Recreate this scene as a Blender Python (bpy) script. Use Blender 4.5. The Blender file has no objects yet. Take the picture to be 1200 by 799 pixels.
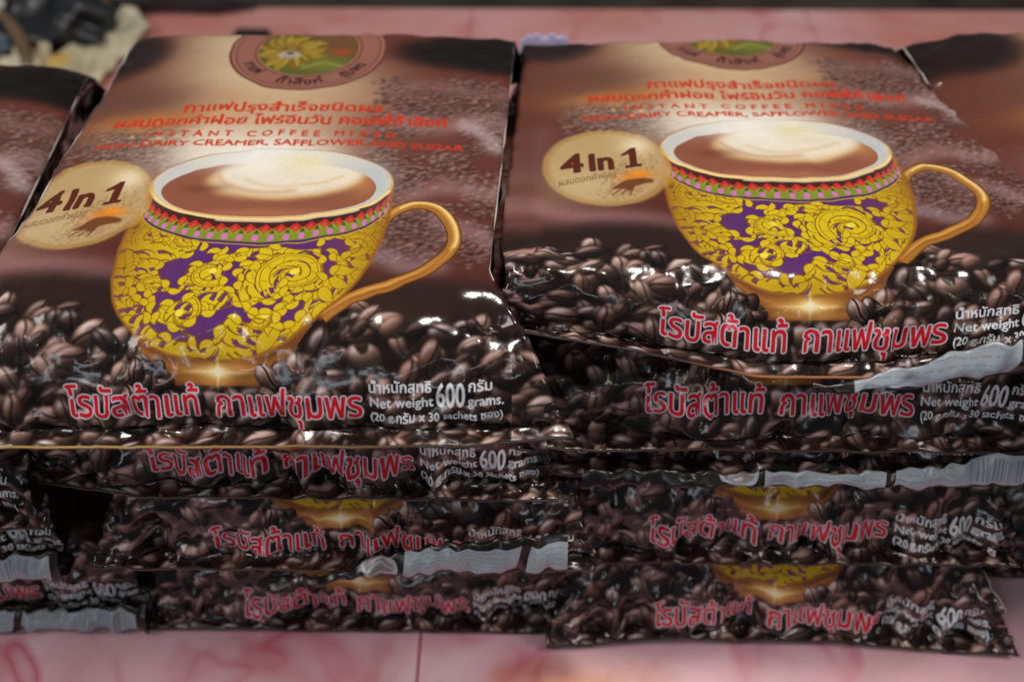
import bpy, bmesh, math, random
import numpy as np
from mathutils import Vector, Matrix

scene = bpy.context.scene
C = scene.collection

# ------------------------------------------------------------------ camera
CAM_Z = 0.415
cam_data = bpy.data.cameras.new('camera')
cam_data.sensor_width = 36.0
cam_data.lens = 33.0
cam_data.clip_start = 0.01
cam_data.clip_end = 50.0
cam_data.dof.use_dof = True
cam_data.dof.focus_distance = 0.352
cam_data.dof.aperture_fstop = 5.6
cam = bpy.data.objects.new('camera', cam_data)
C.objects.link(cam)
cam.location = (0.0, 0.0, CAM_Z)
cam.rotation_euler = (math.radians(90 - 45.9), 0.0, math.radians(0.52))
scene.camera = cam

# ------------------------------------------------------------------ light
world = bpy.data.worlds.new('World')
scene.world = world
world.use_nodes = True
wnt = world.node_tree
wbg = wnt.nodes['Background']
wbg.inputs['Color'].default_value = (0.78, 0.88, 1.0, 1)
wbg.inputs['Strength'].default_value = 0.11


def area(name, loc, target, size, size_y, power, col):
    d = bpy.data.lights.new(name, 'AREA')
    d.shape = 'RECTANGLE'
    d.size, d.size_y = size, size_y
    d.energy = power
    d.color = col
    o = bpy.data.objects.new(name, d)
    C.objects.link(o)
    o.location = loc
    o.rotation_euler = (Vector(target) - Vector(loc)).to_track_quat('-Z', 'Y').to_euler()
    return o


area('side_lamp_left', (-1.05, 0.10, 1.00), (-0.05, 0.25, 0.1), 0.45, 0.45, 7.5, (1.0, 0.93, 0.86))  # unseen lamp added at the side, so flat film mirrors no sheen band
area('side_lamp_right', (1.10, 0.15, 1.05), (0.05, 0.25, 0.1), 0.45, 0.45, 6.5, (1.0, 0.91, 0.82))  # unseen lamp added opposite, to balance the sideways shadows
area('daylight_from_stall_front', (-0.5, -1.1, 1.0), (0, 0.25, 0.08), 0.75, 0.18, 2.5, (0.84, 0.92, 1.0))
area('overhead_lamp', (0.12, 0.46, 1.25), (0.02, 0.28, 0.1), 0.16, 0.16, 7.0, (1.0, 0.93, 0.86))  # unseen overhead lamp for shadows below overhanging fronts, small for tiny glints


def bulb(name, loc, power, col, r=0.012):
    d = bpy.data.lights.new(name, 'POINT')
    d.energy = power
    d.color = col
    d.shadow_soft_size = r
    o = bpy.data.objects.new(name, d)
    C.objects.link(o)
    o.location = loc
    return o


bulb('warm_stall_bulb', (0.40, -0.55, 1.10), 1.3, (1.0, 0.88, 0.66))
bulb('cool_stall_bulb', (-0.10, -0.75, 0.95), 1.1, (0.86, 0.93, 1.0))
bulb('warm_stall_bulb_aside', (0.15, -0.95, 1.3), 1.1, (1.0, 0.9, 0.72))
bulb('stall_bulb_aside', (-0.60, -0.35, 1.15), 1.1, (0.92, 0.96, 1.0))

scene.view_settings.view_transform = 'Standard'
scene.view_settings.look = 'None'
scene.view_settings.exposure = -0.18
scene.view_settings.gamma = 1.0
scene.render.filter_size = 2.1


# ------------------------------------------------------------------ helpers
def sstep(a, b, x):
    t = np.clip((x - a) / (b - a), 0, 1)
    return t * t * (3 - 2 * t)


def vnoise(x, y, seed):
    """smooth value noise in [-1, 1] on arrays"""
    x = np.asarray(x, float); y = np.asarray(y, float)
    xi = np.floor(x).astype(np.int64); yi = np.floor(y).astype(np.int64)
    fx = x - xi; fy = y - yi
    fx = fx * fx * (3 - 2 * fx); fy = fy * fy * (3 - 2 * fy)

    def h(a, b):
        n = (a * 374761393 + b * 668265263 + seed * 1442695041) & 0x7fffffff
        n = ((n ^ (n >> 13)) * 1274126177) & 0x7fffffff
        n = ((n ^ (n >> 16)) * 951274213) & 0x7fffffff
        return (n & 0xffff) / 32767.5 - 1
    return (h(xi, yi) * (1 - fx) + h(xi + 1, yi) * fx) * (1 - fy) + (h(xi, yi + 1) * (1 - fx) + h(xi + 1, yi + 1) * fx) * fy


def ridge(n):
    return 1 - np.abs(n) * 2.2


def tag(o, label=None, cat=None, group=None, kind=None):
    if label: o['label'] = label
    if cat: o['category'] = cat
    if group: o['group'] = group
    if kind: o['kind'] = kind
    return o


def empty(name, loc, rz=0.0):
    o = bpy.data.objects.new(name, None)
    o.empty_display_size = 0.02
    C.objects.link(o)
    o.location = loc
    o.rotation_euler = (0, 0, rz)
    return o


def grid_object(name, V, UV, mats, face_mat, parent=None, close_u=False):
    """V (nv,nu,3) grid -> one mesh object, UV (nv,nu,2) and material index per face row/col"""
    nv, nu = V.shape[:2]
    me = bpy.data.meshes.new(name)
    co = V.reshape(-1, 3)
    j, i = np.meshgrid(np.arange(nv - 1), np.arange(nu if close_u else nu - 1), indexing='ij')
    i2 = (i + 1) % nu
    F = np.stack([j * nu + i, j * nu + i2, (j + 1) * nu + i2, (j + 1) * nu + i], -1).reshape(-1, 4)
    me.vertices.add(len(co)); me.vertices.foreach_set('co', co.astype(np.float32).ravel())
    n = len(F)
    me.loops.add(n * 4); me.polygons.add(n)
    me.polygons.foreach_set('loop_start', np.arange(0, n * 4, 4))
    me.loops.foreach_set('vertex_index', F.ravel().astype(np.int32))
    uvl = me.uv_layers.new(name='print')
    uvl.data.foreach_set('uv', UV.reshape(-1, 2)[F.ravel()].astype(np.float32).ravel())
    me.polygons.foreach_set('use_smooth', np.ones(n, bool))
    if face_mat is not None:
        me.polygons.foreach_set('material_index', face_mat(j, i).ravel().astype(np.int32))
    for m in mats: me.materials.append(m)
    me.update(); me.validate()
    o = bpy.data.objects.new(name, me)
    C.objects.link(o)
    if parent: o.parent = parent
    return o


ART_LEN = 0.2708    # arc length of the printed front, metres
ART_W = 0.205 * 1620 / 1400   # the sheet is 1400 px of artwork plus 110 px of bleed at both sides


# ------------------------------------------------------------------ the printed artwork, drawn in code
AW, AH = 1400, 1850
rng = np.random.default_rng(7)


def gauss(a, r):
    """three box blurs"""
    if r < 1: return a
    r = int(r)
    for _ in range(3):
        for ax in (0, 1):
            p = np.pad(a, [(r + 1, r) if k == ax else (0, 0) for k in range(a.ndim)], mode='edge')
            c = np.cumsum(p, axis=ax, dtype=np.float64)
            n = a.shape[ax]
            hi = np.take(c, np.arange(2 * r + 1, 2 * r + 1 + n), axis=ax)
            lo = np.take(c, np.arange(0, n), axis=ax)
            a = ((hi - lo) / (2 * r + 1)).astype(np.float32)
    return a


def rgb(*c): return np.array(c, np.float32) / 255


class Art:
    def __init__(s, w, h, col):
        s.w, s.h = w, h
        s.a = np.ones((h, w, 3), np.float32) * rgb(*col)
        s.yy, s.xx = np.mgrid[0:h, 0:w].astype(np.float32)

    def put(s, mask, col, x0=0, y0=0):
        """blend a colour (or colour array) through a mask placed at x0, y0"""
        h, w = mask.shape
        X0, Y0, X1, Y1 = max(x0, 0), max(y0, 0), min(x0 + w, s.w), min(y0 + h, s.h)
        if X0 >= X1 or Y0 >= Y1: return
        m = mask[Y0 - y0:Y1 - y0, X0 - x0:X1 - x0, None]
        col = np.asarray(col, np.float32)
        if col.ndim == 3: col = col[Y0 - y0:Y1 - y0, X0 - x0:X1 - x0]
        v = s.a[Y0:Y1, X0:X1]
        v[:] = v * (1 - m) + col * m

    def polymask(s, pts, ss=3):
        p = np.asarray(pts, np.float64)
        x0, y0 = np.floor(p.min(0)).astype(int) - 1
        x1, y1 = np.ceil(p.max(0)).astype(int) + 2
        w, h = x1 - x0, y1 - y0
        g = np.zeros((h * ss, w * ss + 1), np.int16)
        a = (p - (x0, y0)) * ss
        b = np.roll(a, -1, axis=0)
        for (ax, ay), (bx, by) in zip(a, b):
            if ay == by: continue
            if ay > by: ax, ay, bx, by = bx, by, ax, ay
            r = np.arange(math.ceil(ay - 0.5), math.ceil(by - 0.5))
            if len(r) == 0: continue
            xs = ax + (r + 0.5 - ay) * (bx - ax) / (by - ay)
            np.add.at(g, (r, np.clip(np.ceil(xs - 0.5).astype(int), 0, w * ss)), 1)
        m = (np.cumsum(g, 1)[:, :-1] & 1).astype(np.float32)
        return m.reshape(h, ss, w, ss).mean((1, 3)), x0, y0

    def poly(s, pts, col, alpha=1.0, blur=0):
        m, x0, y0 = s.polymask(pts)
        if blur:
            b = int(blur * 3) + 2
            m = gauss(np.pad(m, b), blur); x0 -= b; y0 -= b
        s.put(m * alpha, rgb(*col), x0, y0)

    def line(s, pts, width, col, alpha=1.0, blur=0):
        p = np.asarray(pts, np.float64)
        w = np.broadcast_to(np.asarray(width, float), (len(p),))
        t = np.gradient(p, axis=0); t /= np.linalg.norm(t, axis=1, keepdims=True) + 1e-9
        n = np.stack([-t[:, 1], t[:, 0]], 1) * w[:, None] * 0.5
        s.poly(np.concatenate([p + n, (p - n)[::-1]]), col, alpha, blur)

    def glow(s, cx, cy, rx, ry, col, alpha=1.0, k=2.0, rot=0.0):
        c, q = math.cos(rot), math.sin(rot)
        dx, dy = s.xx - cx, s.yy - cy
        r = ((dx * c + dy * q) / rx) ** 2 + ((-dx * q + dy * c) / ry) ** 2
        s.put(alpha * np.exp(-r ** (k / 2)), rgb(*col))

    def beans(s, n, region, size, pal, hl, contrast=1.0, order=True, crease=0.8):
        """many roasted coffee beans; region(x, y) -> accept probability"""
        pts = []
        while len(pts) < n:
            x, y = rng.uniform(-20, s.w + 20), rng.uniform(-20, s.h + 20)
            if rng.random() < region(x, y): pts.append((x, y))
        for (x, y) in pts:
            L = size * rng.uniform(0.8, 1.25); B = L * rng.uniform(0.5, 0.72)
            th = rng.uniform(0, math.pi); c, q = math.cos(th), math.sin(th)
            R = int(L) + 3
            v, u = np.mgrid[-R:R + 1, -R:R + 1].astype(np.float32)
            a = (u * c + v * q) / L; b = (-u * q + v * c) / B
            r2 = a * a + b * b
            edge = np.clip((1 - np.sqrt(r2)) * B * 0.8, 0, 1)
            hgt = np.sqrt(np.clip(1 - r2, 0, 1))
            nx = (a * c / 1.0 - b * q) ; ny = (a * q + b * c)
            lam = np.clip(-0.35 * nx - 0.75 * ny + 0.5 * hgt, 0, 1)
            base = np.array(pal[rng.integers(len(pal))], np.float32) / 255
            col = base[None, None] * (0.34 + 0.92 * lam[..., None] ** 1.2 * contrast)
            sp = np.clip(1 - np.abs(r2 - 0.38) * 2.6, 0, 1) * np.clip(lam * 1.5 - 0.75, 0, 1)
            col = col + (np.array(hl, np.float32) / 255 - col) * np.clip(sp * rng.uniform(0.4, 1.7), 0, 1)[..., None]
            if rng.random() < crease:
                off = rng.uniform(-0.25, 0.25)
                k = np.abs(b - off - 0.16 * np.sin(a * 3.0))
                cr = np.clip(1.3 - k * 9, 0, 1) * (np.abs(a) < 0.93)
                col = col * (1 - 0.85 * cr[..., None])
                lip = np.clip(1 - np.abs(k - 0.2) * 9, 0, 1) * 0.25
                col = col + lip[..., None] * base
            rim = np.clip((r2 - 0.72) * 3, 0, 1)
            col = col * (1 - 0.6 * rim[..., None])
            s.put(edge, np.clip(col, 0, 1), int(x) - R, int(y) - R)

    def text(s, body, x0, x1, base, height, col, bold=0.0, bow=0.0, outline=None, slope=0.0, arc=None, alpha=1.0, track=1.0, ref='ก'):
        """write text between x0 and x1 on the baseline, consonant height in px"""
        tris = text_tris(body, track)
        if tris is None: return
        mn, mx = tris[..., 0].min(), tris[..., 0].max()
        hh = text_tris(ref, 1.0)[..., 1].max()
        sx = (x1 - x0) / (mx - mn); sy = height / hh
        X = x0 + (tris[..., 0] - mn) * sx
        Yl = -tris[..., 1] * sy
        if arc:
            cx, cy, r, a0, da = arc           # along a circle; x0..x1 becomes an angle
            ang = a0 + (tris[..., 0] - mn) / (mx - mn) * da
            rad = r + Yl * (1 if da < 0 else -1)
            X = cx + np.cos(ang) * rad; Y = cy + np.sin(ang) * rad
        else:
            Y = base + Yl + (X - x0) * slope + bow * ((X - (x0 + x1) / 2) / (x1 - x0) * 2) ** 2
        T = np.stack([X, Y], -1)
        ss = 3
        pad = 12
        ox, oy = int(T[..., 0].min()) - pad, int(T[..., 1].min()) - pad
        w, h = int(T[..., 0].max()) + pad - ox, int(T[..., 1].max()) + pad - oy
        m = np.zeros((h * ss, w * ss), bool)
        T = (T - (ox, oy)) * ss
        for t in T:
            lx, ly = np.floor(t.min(0)).astype(int); hx, hy = np.ceil(t.max(0)).astype(int) + 1
            gx, gy = np.meshgrid(np.arange(lx, hx) + .5, np.arange(ly, hy) + .5)
            d = [(t[(k + 1) % 3, 0] - t[k, 0]) * (gy - t[k, 1]) - (t[(k + 1) % 3, 1] - t[k, 1]) * (gx - t[k, 0]) for k in range(3)]
            i = ((d[0] >= 0) & (d[1] >= 0) & (d[2] >= 0)) | ((d[0] <= 0) & (d[1] <= 0) & (d[2] <= 0))
            m[ly:hy, lx:hx] |= i

        def grow(mm, r):
            if r <= 0: return mm
            out = mm.copy(); R = int(math.ceil(r * ss))
            for dy in range(-R, R + 1):
                wx = int(math.sqrt(max(R * R - dy * dy, 0)))
                row = np.zeros_like(mm)
                src = mm[max(0, -dy):mm.shape[0] - max(0, dy)]
                row[max(0, dy):mm.shape[0] - max(0, -dy)] = src
                cs = np.cumsum(np.pad(row.astype(np.int32), ((0, 0), (wx + 1, wx))), 1)
                out |= (cs[:, 2 * wx + 1:] - cs[:, :-(2 * wx + 1)]) > 0
            return out
        down = lambda mm: mm.reshape(h, ss, w, ss).mean((1, 3)).astype(np.float32)
        m = grow(m, bold)
        if outline:
            s.put(down(grow(m, outline[0])) * alpha, rgb(*outline[1]), ox, oy)
        s.put(down(m) * alpha, rgb(*col), ox, oy)


_tc = {}


def glyph_tris(body, track=1.0):
    if (body, track) in _tc: return _tc[body, track]
    cu = bpy.data.curves.new('lettering', 'FONT')
    cu.body = body; cu.resolution_u = 3; cu.space_character = track
    o = bpy.data.objects.new('lettering', cu)
    C.objects.link(o)
    bpy.context.view_layer.update()
    me = o.evaluated_get(bpy.context.evaluated_depsgraph_get()).to_mesh()
    me.calc_loop_triangles()
    co = np.array([v.co[:2] for v in me.vertices], np.float64).reshape(-1, 2)
    tr = np.array([t.vertices[:] for t in me.loop_triangles], int).reshape(-1, 3)
    r = co[tr] if len(tr) else None
    bpy.data.objects.remove(o); bpy.data.curves.remove(cu)
    _tc[body, track] = r
    return r


UP = set('ัิีึื็'); TONE = set('่้๊๋์')


def text_tris(body, track=1.0):
    """whole line; a tone mark above an upper vowel is lifted so that the two do not merge"""
    plain, lifts = '', []
    for k, ch in enumerate(body):
        if ch in TONE and k and body[k - 1] in UP:
            lifts.append((len(plain), ch)); continue
        plain += ch
    out = [glyph_tris(plain, track)]
    for n, ch in lifts:
        pen = glyph_tris(plain[:n] + 'ก')[..., 0].max() - glyph_tris('ก')[..., 0].max()
        g = glyph_tris('ก' + ch); base = glyph_tris('ก')
        g = g[g[..., 1].min(1) > 0.57] if ch else g
        out.append(g + (pen - glyph_tris('กก')[..., 0].max() + glyph_tris('ก')[..., 0].max(), 0.17))
    return np.concatenate([t for t in out if t is not None])


def ell(cx, cy, rx, ry, a0=0, a1=2 * math.pi, n=72, rot=0.0):
    t = np.linspace(a0, a1, n)
    x, y = rx * np.cos(t), ry * np.sin(t)
    return np.stack([cx + x * math.cos(rot) - y * math.sin(rot), cy + x * math.sin(rot) + y * math.cos(rot)], 1)


def smooth_path(pts, n=60):
    """Catmull-Rom through points"""
    p = np.asarray(pts, float)
    p = np.concatenate([[2 * p[0] - p[1]], p, [2 * p[-1] - p[-2]]])
    out = []
    for k in range(1, len(p) - 2):
        t = np.linspace(0, 1, max(4, n // (len(p) - 3)), endpoint=False)[:, None]
        a, b, c, d = p[k - 1], p[k], p[k + 1], p[k + 2]
        out.append(0.5 * ((2 * b) + (c - a) * t + (2 * a - 5 * b + 4 * c - d) * t ** 2 + (3 * b - a - 3 * c + d) * t ** 3))
    return np.concatenate(out + [p[-2:-1]])


def flame(x, y, ang, L, W, curl, n=20):
    """a curved tapering leaf of the gold scroll pattern"""
    t = np.linspace(0, 1, n)
    th = ang + curl * t ** 1.5
    dx = np.concatenate([[0], np.cumsum(np.cos(th[:-1]))]) * L / n
    dy = np.concatenate([[0], np.cumsum(np.sin(th[:-1]))]) * L / n
    sp = np.stack([x + dx, y + dy], 1)
    w = W * np.sin(math.pi * np.clip(t * 0.86 + 0.12, 0, 1)) ** 0.85 * (1 - t ** 4)
    nn = np.stack([-np.sin(th), np.cos(th)], 1) * w[:, None] * 0.5
    return np.concatenate([sp + nn, (sp - nn)[::-1]]), sp


def draw_front():
    A = Art(AW, AH, (96, 46, 36))
    X, Y = A.xx, A.yy
    # broad tones of the background picture
    A.put(sstep(760, 1300, Y) * 0.55, rgb(84, 46, 40))
    A.glow(1250, 700, 330, 420, (106, 62, 54), 0.8)
    A.glow(120, 560, 260, 260, (108, 66, 52), 0.8)
    A.glow(620, 380, 350, 230, (212, 190, 152), 1.0, 2.6)
    A.glow(640, 620, 330, 260, (206, 176, 142), 0.85, 2.4)
    A.glow(520, 100, 270, 230, (208, 188, 152), 0.9, 3)
    A.glow(500, 480, 130, 60, (196, 150, 112), 0.5); A.glow(860, 470, 150, 60, (190, 150, 116), 0.5)
    A.glow(330, 600, 190, 44, (206, 128, 56), 0.75, 2, -0.18)
    A.glow(300, 700, 130, 60, (232, 208, 150), 0.8, 2)
    # small roasted beans
    def reg(x, y):
        if y > 1270 or x < 900: return 0
        p = 0.5 + 0.7 * float(vnoise(x / 110.0, y / 90.0, 77))
        if 1010 < y and x < 1240: p = 0.95
        e = min((x - 940) / 90, (y - 330) / 120, (1270 - y) / 60)
        return float(np.clip(e, 0, 1)) * max(0, min(1, p))
    A.beans(4200, reg, 9, [(158, 106, 94), (178, 128, 118), (134, 88, 78), (190, 144, 134)], (214, 174, 166), 0.85, crease=0.45)
    regl = lambda x, y: float(np.clip(min((x - 90) / 120, (500 - x) / 90, (y - 610) / 70, (880 - y) / 60), 0, 1)) * 0.9
    A.beans(900, regl, 9, [(190, 144, 132), (168, 124, 114), (206, 164, 150)], (226, 194, 184), 0.8, crease=0.4)
    A.glow(480, 720, 90, 150, (226, 206, 180), 0.85); A.glow(300, 620, 190, 60, (190, 124, 70), 0.7); A.glow(230, 480, 200, 110, (104, 66, 54), 0.75)
    A.a = gauss(A.a, 2)
    # satin folds
    for (p, w, c, a, b) in (
            ([(1010, 590), (1150, 640), (1300, 600), (1420, 640)], 70, (176, 146, 144), 0.55, 22),
            ([(1080, 1000), (1200, 930), (1330, 950), (1420, 900)], 60, (178, 142, 142), 0.6, 20),
            ([(1230, 620), (1300, 660), (1360, 760)], 46, (206, 190, 196), 0.6, 12),
            ([(1180, 1080), (1300, 1120), (1420, 1220)], 50, (172, 142, 150), 0.6, 16),
            ([(960, 1250), (1060, 1230), (1120, 1270), (1230, 1262)], 56, (160, 134, 142), 0.7, 16),
            ([(-20, 1180), (120, 1260), (300, 1290), (420, 1330)], 90, (168, 126, 128), 0.75, 24),
            ([(-20, 1290), (200, 1340), (400, 1370)], 40, (120, 88, 90), 0.6, 16),
            ([(40, 780), (30, 950), (0, 1100)], 90, (120, 84, 80), 0.7, 24),
            ([(980, 430), (1120, 400), (1300, 440), (1420, 400)], 60, (140, 106, 102), 0.55, 20)):
        A.line(smooth_path(p), w, c, a, b)
    # dark corners and the dark band behind the cup foot
    A.glow(1340, 185, 350, 125, (24, 16, 14), 0.98, 8)
    A.glow(50, 200, 200, 165, (34, 23, 20), 0.95, 7)
    band = sstep(1270, 1370, Y + 26 * np.sin(X / 160) - (X > 700) * 20)
    A.put(band * 0.96, rgb(44, 30, 26))
    A.glow(880, 1440, 260, 120, (70, 46, 36), 0.5)
    # steam
    A.glow(640, 780, 250, 130, (240, 236, 222), 0.85, 2.4)

    # big beans
    top = lambda x: 1470 - 60 * math.exp(-((x - 120) / 230) ** 2) - 70 * math.exp(-((x - 980) / 130) ** 2) - 30 * math.exp(-((x - 1250) / 200) ** 2) + 20 * math.sin(x / 55)
    bm = np.array([top(x) for x in range(AW)])
    A.put(sstep(-10, 60, Y - bm[None, :].astype(np.float32)) * 0.95, rgb(30, 19, 16))
    pal = [(116, 80, 68), (138, 100, 86), (98, 68, 58), (76, 52, 46), (158, 122, 110), (60, 42, 38), (88, 60, 50)]
    A.beans(230, lambda x, y: 1.0 if y > top(x) - 5 else 0, 42, pal, (236, 232, 236), 0.95)
    A.beans(190, lambda x, y: 1.0 if y > top(x) + 15 else 0, 39, pal, (244, 244, 250), 1.05)

    A.a = gauss(A.a, 2)
    # ---------------- cup
    cx, cy, rx, ry = 724, 925, 338, 162
    GOLD, GOLDH, GOLDD = (166, 112, 44), (250, 222, 140), (104, 58, 24)
    # handle
    h = smooth_path([(1035, 1110), (1075, 1050), (1130, 1015), (1195, 1035), (1238, 1110), (1240, 1190), (1190, 1270), (1110, 1330), (1010, 1385), (940, 1450)], 90)
    wd = np.interp(np.linspace(0, 1, len(h)), [0, .12, .4, .6, 1], [40, 29, 34, 30, 36])
    A.line(h, wd + 8, GOLDD); A.line(h, wd, GOLD)
    A.line(h + (3, -6), wd * 0.36, (232, 176, 84), 0.9, 3)
    A.line(h[12:52] + (7, -9), wd[12:52] * 0.2, (255, 236, 170), 0.95, 2)
    A.line(h[50:] + (-6, 7), wd[50:] * 0.25, (150, 84, 30), 0.8, 2)
    # foot
    A.poly(np.concatenate([smooth_path([(470, 1470), (520, 1545), (584, 1590), (590, 1618)], 20), smooth_path([(796, 1618), (802, 1590), (868, 1545), (920, 1470)], 20)]), (122, 72, 36))
    A.line(smooth_path([(510, 1530), (590, 1572), (692, 1586), (796, 1572), (874, 1530)], 40), 10, (178, 116, 54), 0.8, 3)
    A.line(smooth_path([(596, 1604), (695, 1612), (790, 1604)], 20), 10, (190, 122, 54), 0.8, 4)
    A.glow(695, 1582, 104, 26, (220, 156, 70), 0.75)
    # bowl outline
    left = smooth_path([(cx - rx, cy), (380, 1080), (382, 1215), (398, 1330), (436, 1428), (506, 1506), (590, 1546), (692, 1560)], 50)
    right = smooth_path([(692, 1560), (786, 1547), (866, 1508), (950, 1424), (1010, 1330), (1046, 1212), (1064, 1080), (cx + rx, cy)], 50)
    bowl = np.concatenate([left, right])
    bm_, bx, by = A.polymask(bowl)
    A.put(bm_, rgb(96, 50, 118), bx, by)
    full = np.zeros((AH, AW), np.float32)
    full[by:by + bm_.shape[0], bx:bx + bm_.shape[1]] = bm_
    keep = A.a.copy()
    # gold scroll pattern
    YEL, YEL2, LINE = (220, 192, 26), (246, 226, 70), (122, 78, 22)

    def leaf(x, y, ang, L, W, curl, ln=True):
        p, sp = flame(x, y, ang, L, W, curl)
        A.line(np.concatenate([p, p[:1]]), 3.8, LINE, 0.9)
        A.poly(p, YEL)
        if ln: A.line(sp[2:-5], np.linspace(3, 1, len(sp) - 7), LINE, 0.6)

    def scroll(sx, sy, R, turns, a0, sgn, w, nl):
        """thick gold volute with flame lobes along its outer side"""
        t = np.linspace(0, 1, 80)
        ang = a0 + sgn * turns * 2 * math.pi * t
        r = R * (1 - t) ** 0.8 + 6
        p = np.stack([sx + r * np.cos(ang), sy + r * np.sin(ang)], 1)
        bw = w * (1 - 0.75 * t)
        for q in range(nl):
            k = int(4 + q * 52 / nl)
            sc = 1 - 0.5 * t[k]
            tang = ang[k] + sgn * math.pi / 2
            o = p[k] + np.array([math.cos(ang[k]), math.sin(ang[k])]) * bw[k] * 0.2
            leaf(o[0], o[1], tang - sgn * 0.75, R * 0.62 * sc + 14, w * 1.05 * sc, sgn * 1.7)
        A.line(p, bw + 5, LINE)
        A.line(p, bw, YEL)
        A.line(p + 0.22 * np.stack([np.cos(ang), np.sin(ang)], 1) * bw[:, None], 2.4, LINE, 0.7)
        A.poly(ell(p[-1, 0], p[-1, 1], w * 0.36, w * 0.36, n=20), YEL2)
        for q in range(3, 70, 6):                   # scale marks across the band
            n_ = np.array([math.cos(ang[q]), math.sin(ang[q])]) * bw[q]
            A.line([p[q] - n_ * 0.42, p[q] + n_ * 0.1 + (p[q + 2] - p[q]) * 0.8], 2, LINE, 0.6)

    def frond(pts, w, n, sgn):
        """flowing stem with flames on one side"""
        q = smooth_path(pts, 60)
        d = np.gradient(q, axis=0)
        for k in range(3, len(q) - 6, max(1, (len(q) - 8) // n)):
            f = 1 - 0.45 * k / len(q)
            leaf(q[k, 0], q[k, 1], math.atan2(d[k, 1], d[k, 0]) + sgn * 0.6, 72 * f, 30 * f, -sgn * 1.5)
        bw = np.linspace(w, 5, len(q))
        A.line(q, bw + 5, LINE); A.line(q, bw, YEL); A.line(q[2:-3], 2, LINE, 0.6)
    # dense bed of gold flames ...
    A.put(full, rgb(*YEL))
    for r in range(16):                          # engraved commas that follow the flow of the flames
        for x in range(380, 1080, 30):
            x, y = x + rng.uniform(-9, 9) + (15 if r % 2 else 0), 1095 + r * 31 + rng.uniform(-7, 7)
            d = math.atan2(y - 1320, x - 850) - 1.3 if x > 690 else -0.95 + 0.6 * math.sin(x / 70 + y / 90)
            n_ = 12; tt = np.linspace(0, 1, n_)
            an = d + (1.6 if x < 640 else -1.1) * tt ** 1.3
            q = np.stack([x + np.cumsum(np.cos(an)) * 4.4, y + np.cumsum(np.sin(an)) * 4.4], 1)
            A.line(q, np.linspace(6.5, 1.5, n_), LINE, 0.85)
            if rng.random() < 0.55: A.line(q + 5, np.linspace(14, 2, n_), (92, 46, 116), 0.95)
    for ring, n_, ln_, wd_ in ((205, 17, 96, 40), (150, 15, 84, 38), (98, 11, 74, 34)):      # the large fan of flames
        for k in range(n_):
            a = -3.0 + k * 4.9 / n_
            leaf(850 + ring * math.cos(a), 1300 + ring * 0.9 * math.sin(a), a + 0.95, ln_, wd_, -1.4, False)
    scroll(850, 1305, 76, 1.4, 2.4, 1, 34, 4)
    for args in ((470, 1150, 52, 1.1, 2.4, 1, 30, 5), (560, 1160, 50, 1.1, -0.4, -1, 28, 5), (690, 1140, 46, 1.1, 3.3, 1, 26, 4),
                 (500, 1370, 54, 1.1, 0.4, -1, 28, 5), (640, 1300, 60, 1.1, -1.0, 1, 30, 6), (600, 1440, 54, 1.1, 2.6, 1, 28, 5),
                 (800, 1450, 52, 1.1, 0.2, -1, 28, 5), (985, 1190, 44, 1.1, 0.0, -1, 26, 5)):
        scroll(*args)
    # ... with the violet ground showing through in a few flowing gaps
    VIO = (92, 46, 116)
    Z = lambda q: [(385 + (u_ - 50) * .8 + (v_ - 300) * .154, 1170 + (v_ - 300) * .94) for u_, v_ in q]
    for q in ([(225, 296), (330, 306), (348, 350), (322, 392), (272, 402), (252, 474), (214, 452), (198, 400), (258, 372), (288, 334)],
              [(350, 306), (690, 300), (650, 337), (500, 332), (440, 347), (388, 370), (400, 342), (352, 348)],
              [(508, 383), (452, 402), (427, 440), (432, 494), (402, 482), (402, 430), (436, 393)],
              [(296, 622), (330, 600), (400, 582), (444, 566), (450, 612), (402, 604), (372, 632), (345, 654), (308, 654)],
              [(158, 518), (210, 528), (274, 528), (250, 552), (202, 562), (190, 600), (240, 620), (272, 642), (220, 637), (173, 602)],
              [(92, 468), (142, 510), (157, 542), (118, 520)], [(700, 306), (768, 318), (757, 362), (722, 352), (734, 392), (710, 434), (702, 370)],
              [(468, 552), (540, 545), (562, 498), (550, 562), (500, 574)], [(146, 258), (192, 285), (164, 294)], [(74, 370), (90, 380), (84, 402)],
              [(560, 590), (610, 560), (640, 520), (616, 590), (575, 612)]):
        z = smooth_path(Z(q + q[:1]), 80)
        z = z.mean(0) + (z - z.mean(0)) * 1.28
        A.line(z, 7, LINE); A.poly(z, VIO)
        cxy = z.mean(0)
        for k in range(0, len(z) - 3, 9):
            t_ = z[k + 2] - z[k]; th_ = math.atan2(t_[1], t_[0])
            o_ = z[k] - 9 * np.array([-math.sin(th_), math.cos(th_)])
            leaf(o_[0], o_[1], th_ + 0.75, 42, 20, -1.9, False)
    # turn of the bowl: the print gets deeper gold to both sides and towards the foot
    u = (X - 718) / 330
    A.put(np.clip(np.abs(u) ** 4 * 0.75, 0, 0.8), rgb(150, 100, 30))
    A.put(sstep(1440, 1560, Y) * 0.3, rgb(150, 96, 30))
    # border band under the rim
    th = np.linspace(math.pi, 0, 90)
    arc = lambda off, k=1.0: np.stack([cx + rx * k * np.cos(th), cy + ry * np.sin(th) + off], 1)
    A.poly(np.concatenate([arc(8), arc(98, 0.99)[::-1]]), (132, 146, 44))
    A.line(arc(98, 0.985), 7, (84, 48, 98)); A.line(arc(106, 0.985), 4, (196, 160, 40))
    A.poly(np.concatenate([arc(8), arc(40, 1)[::-1]]), (70, 38, 30))
    N = 26
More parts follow.
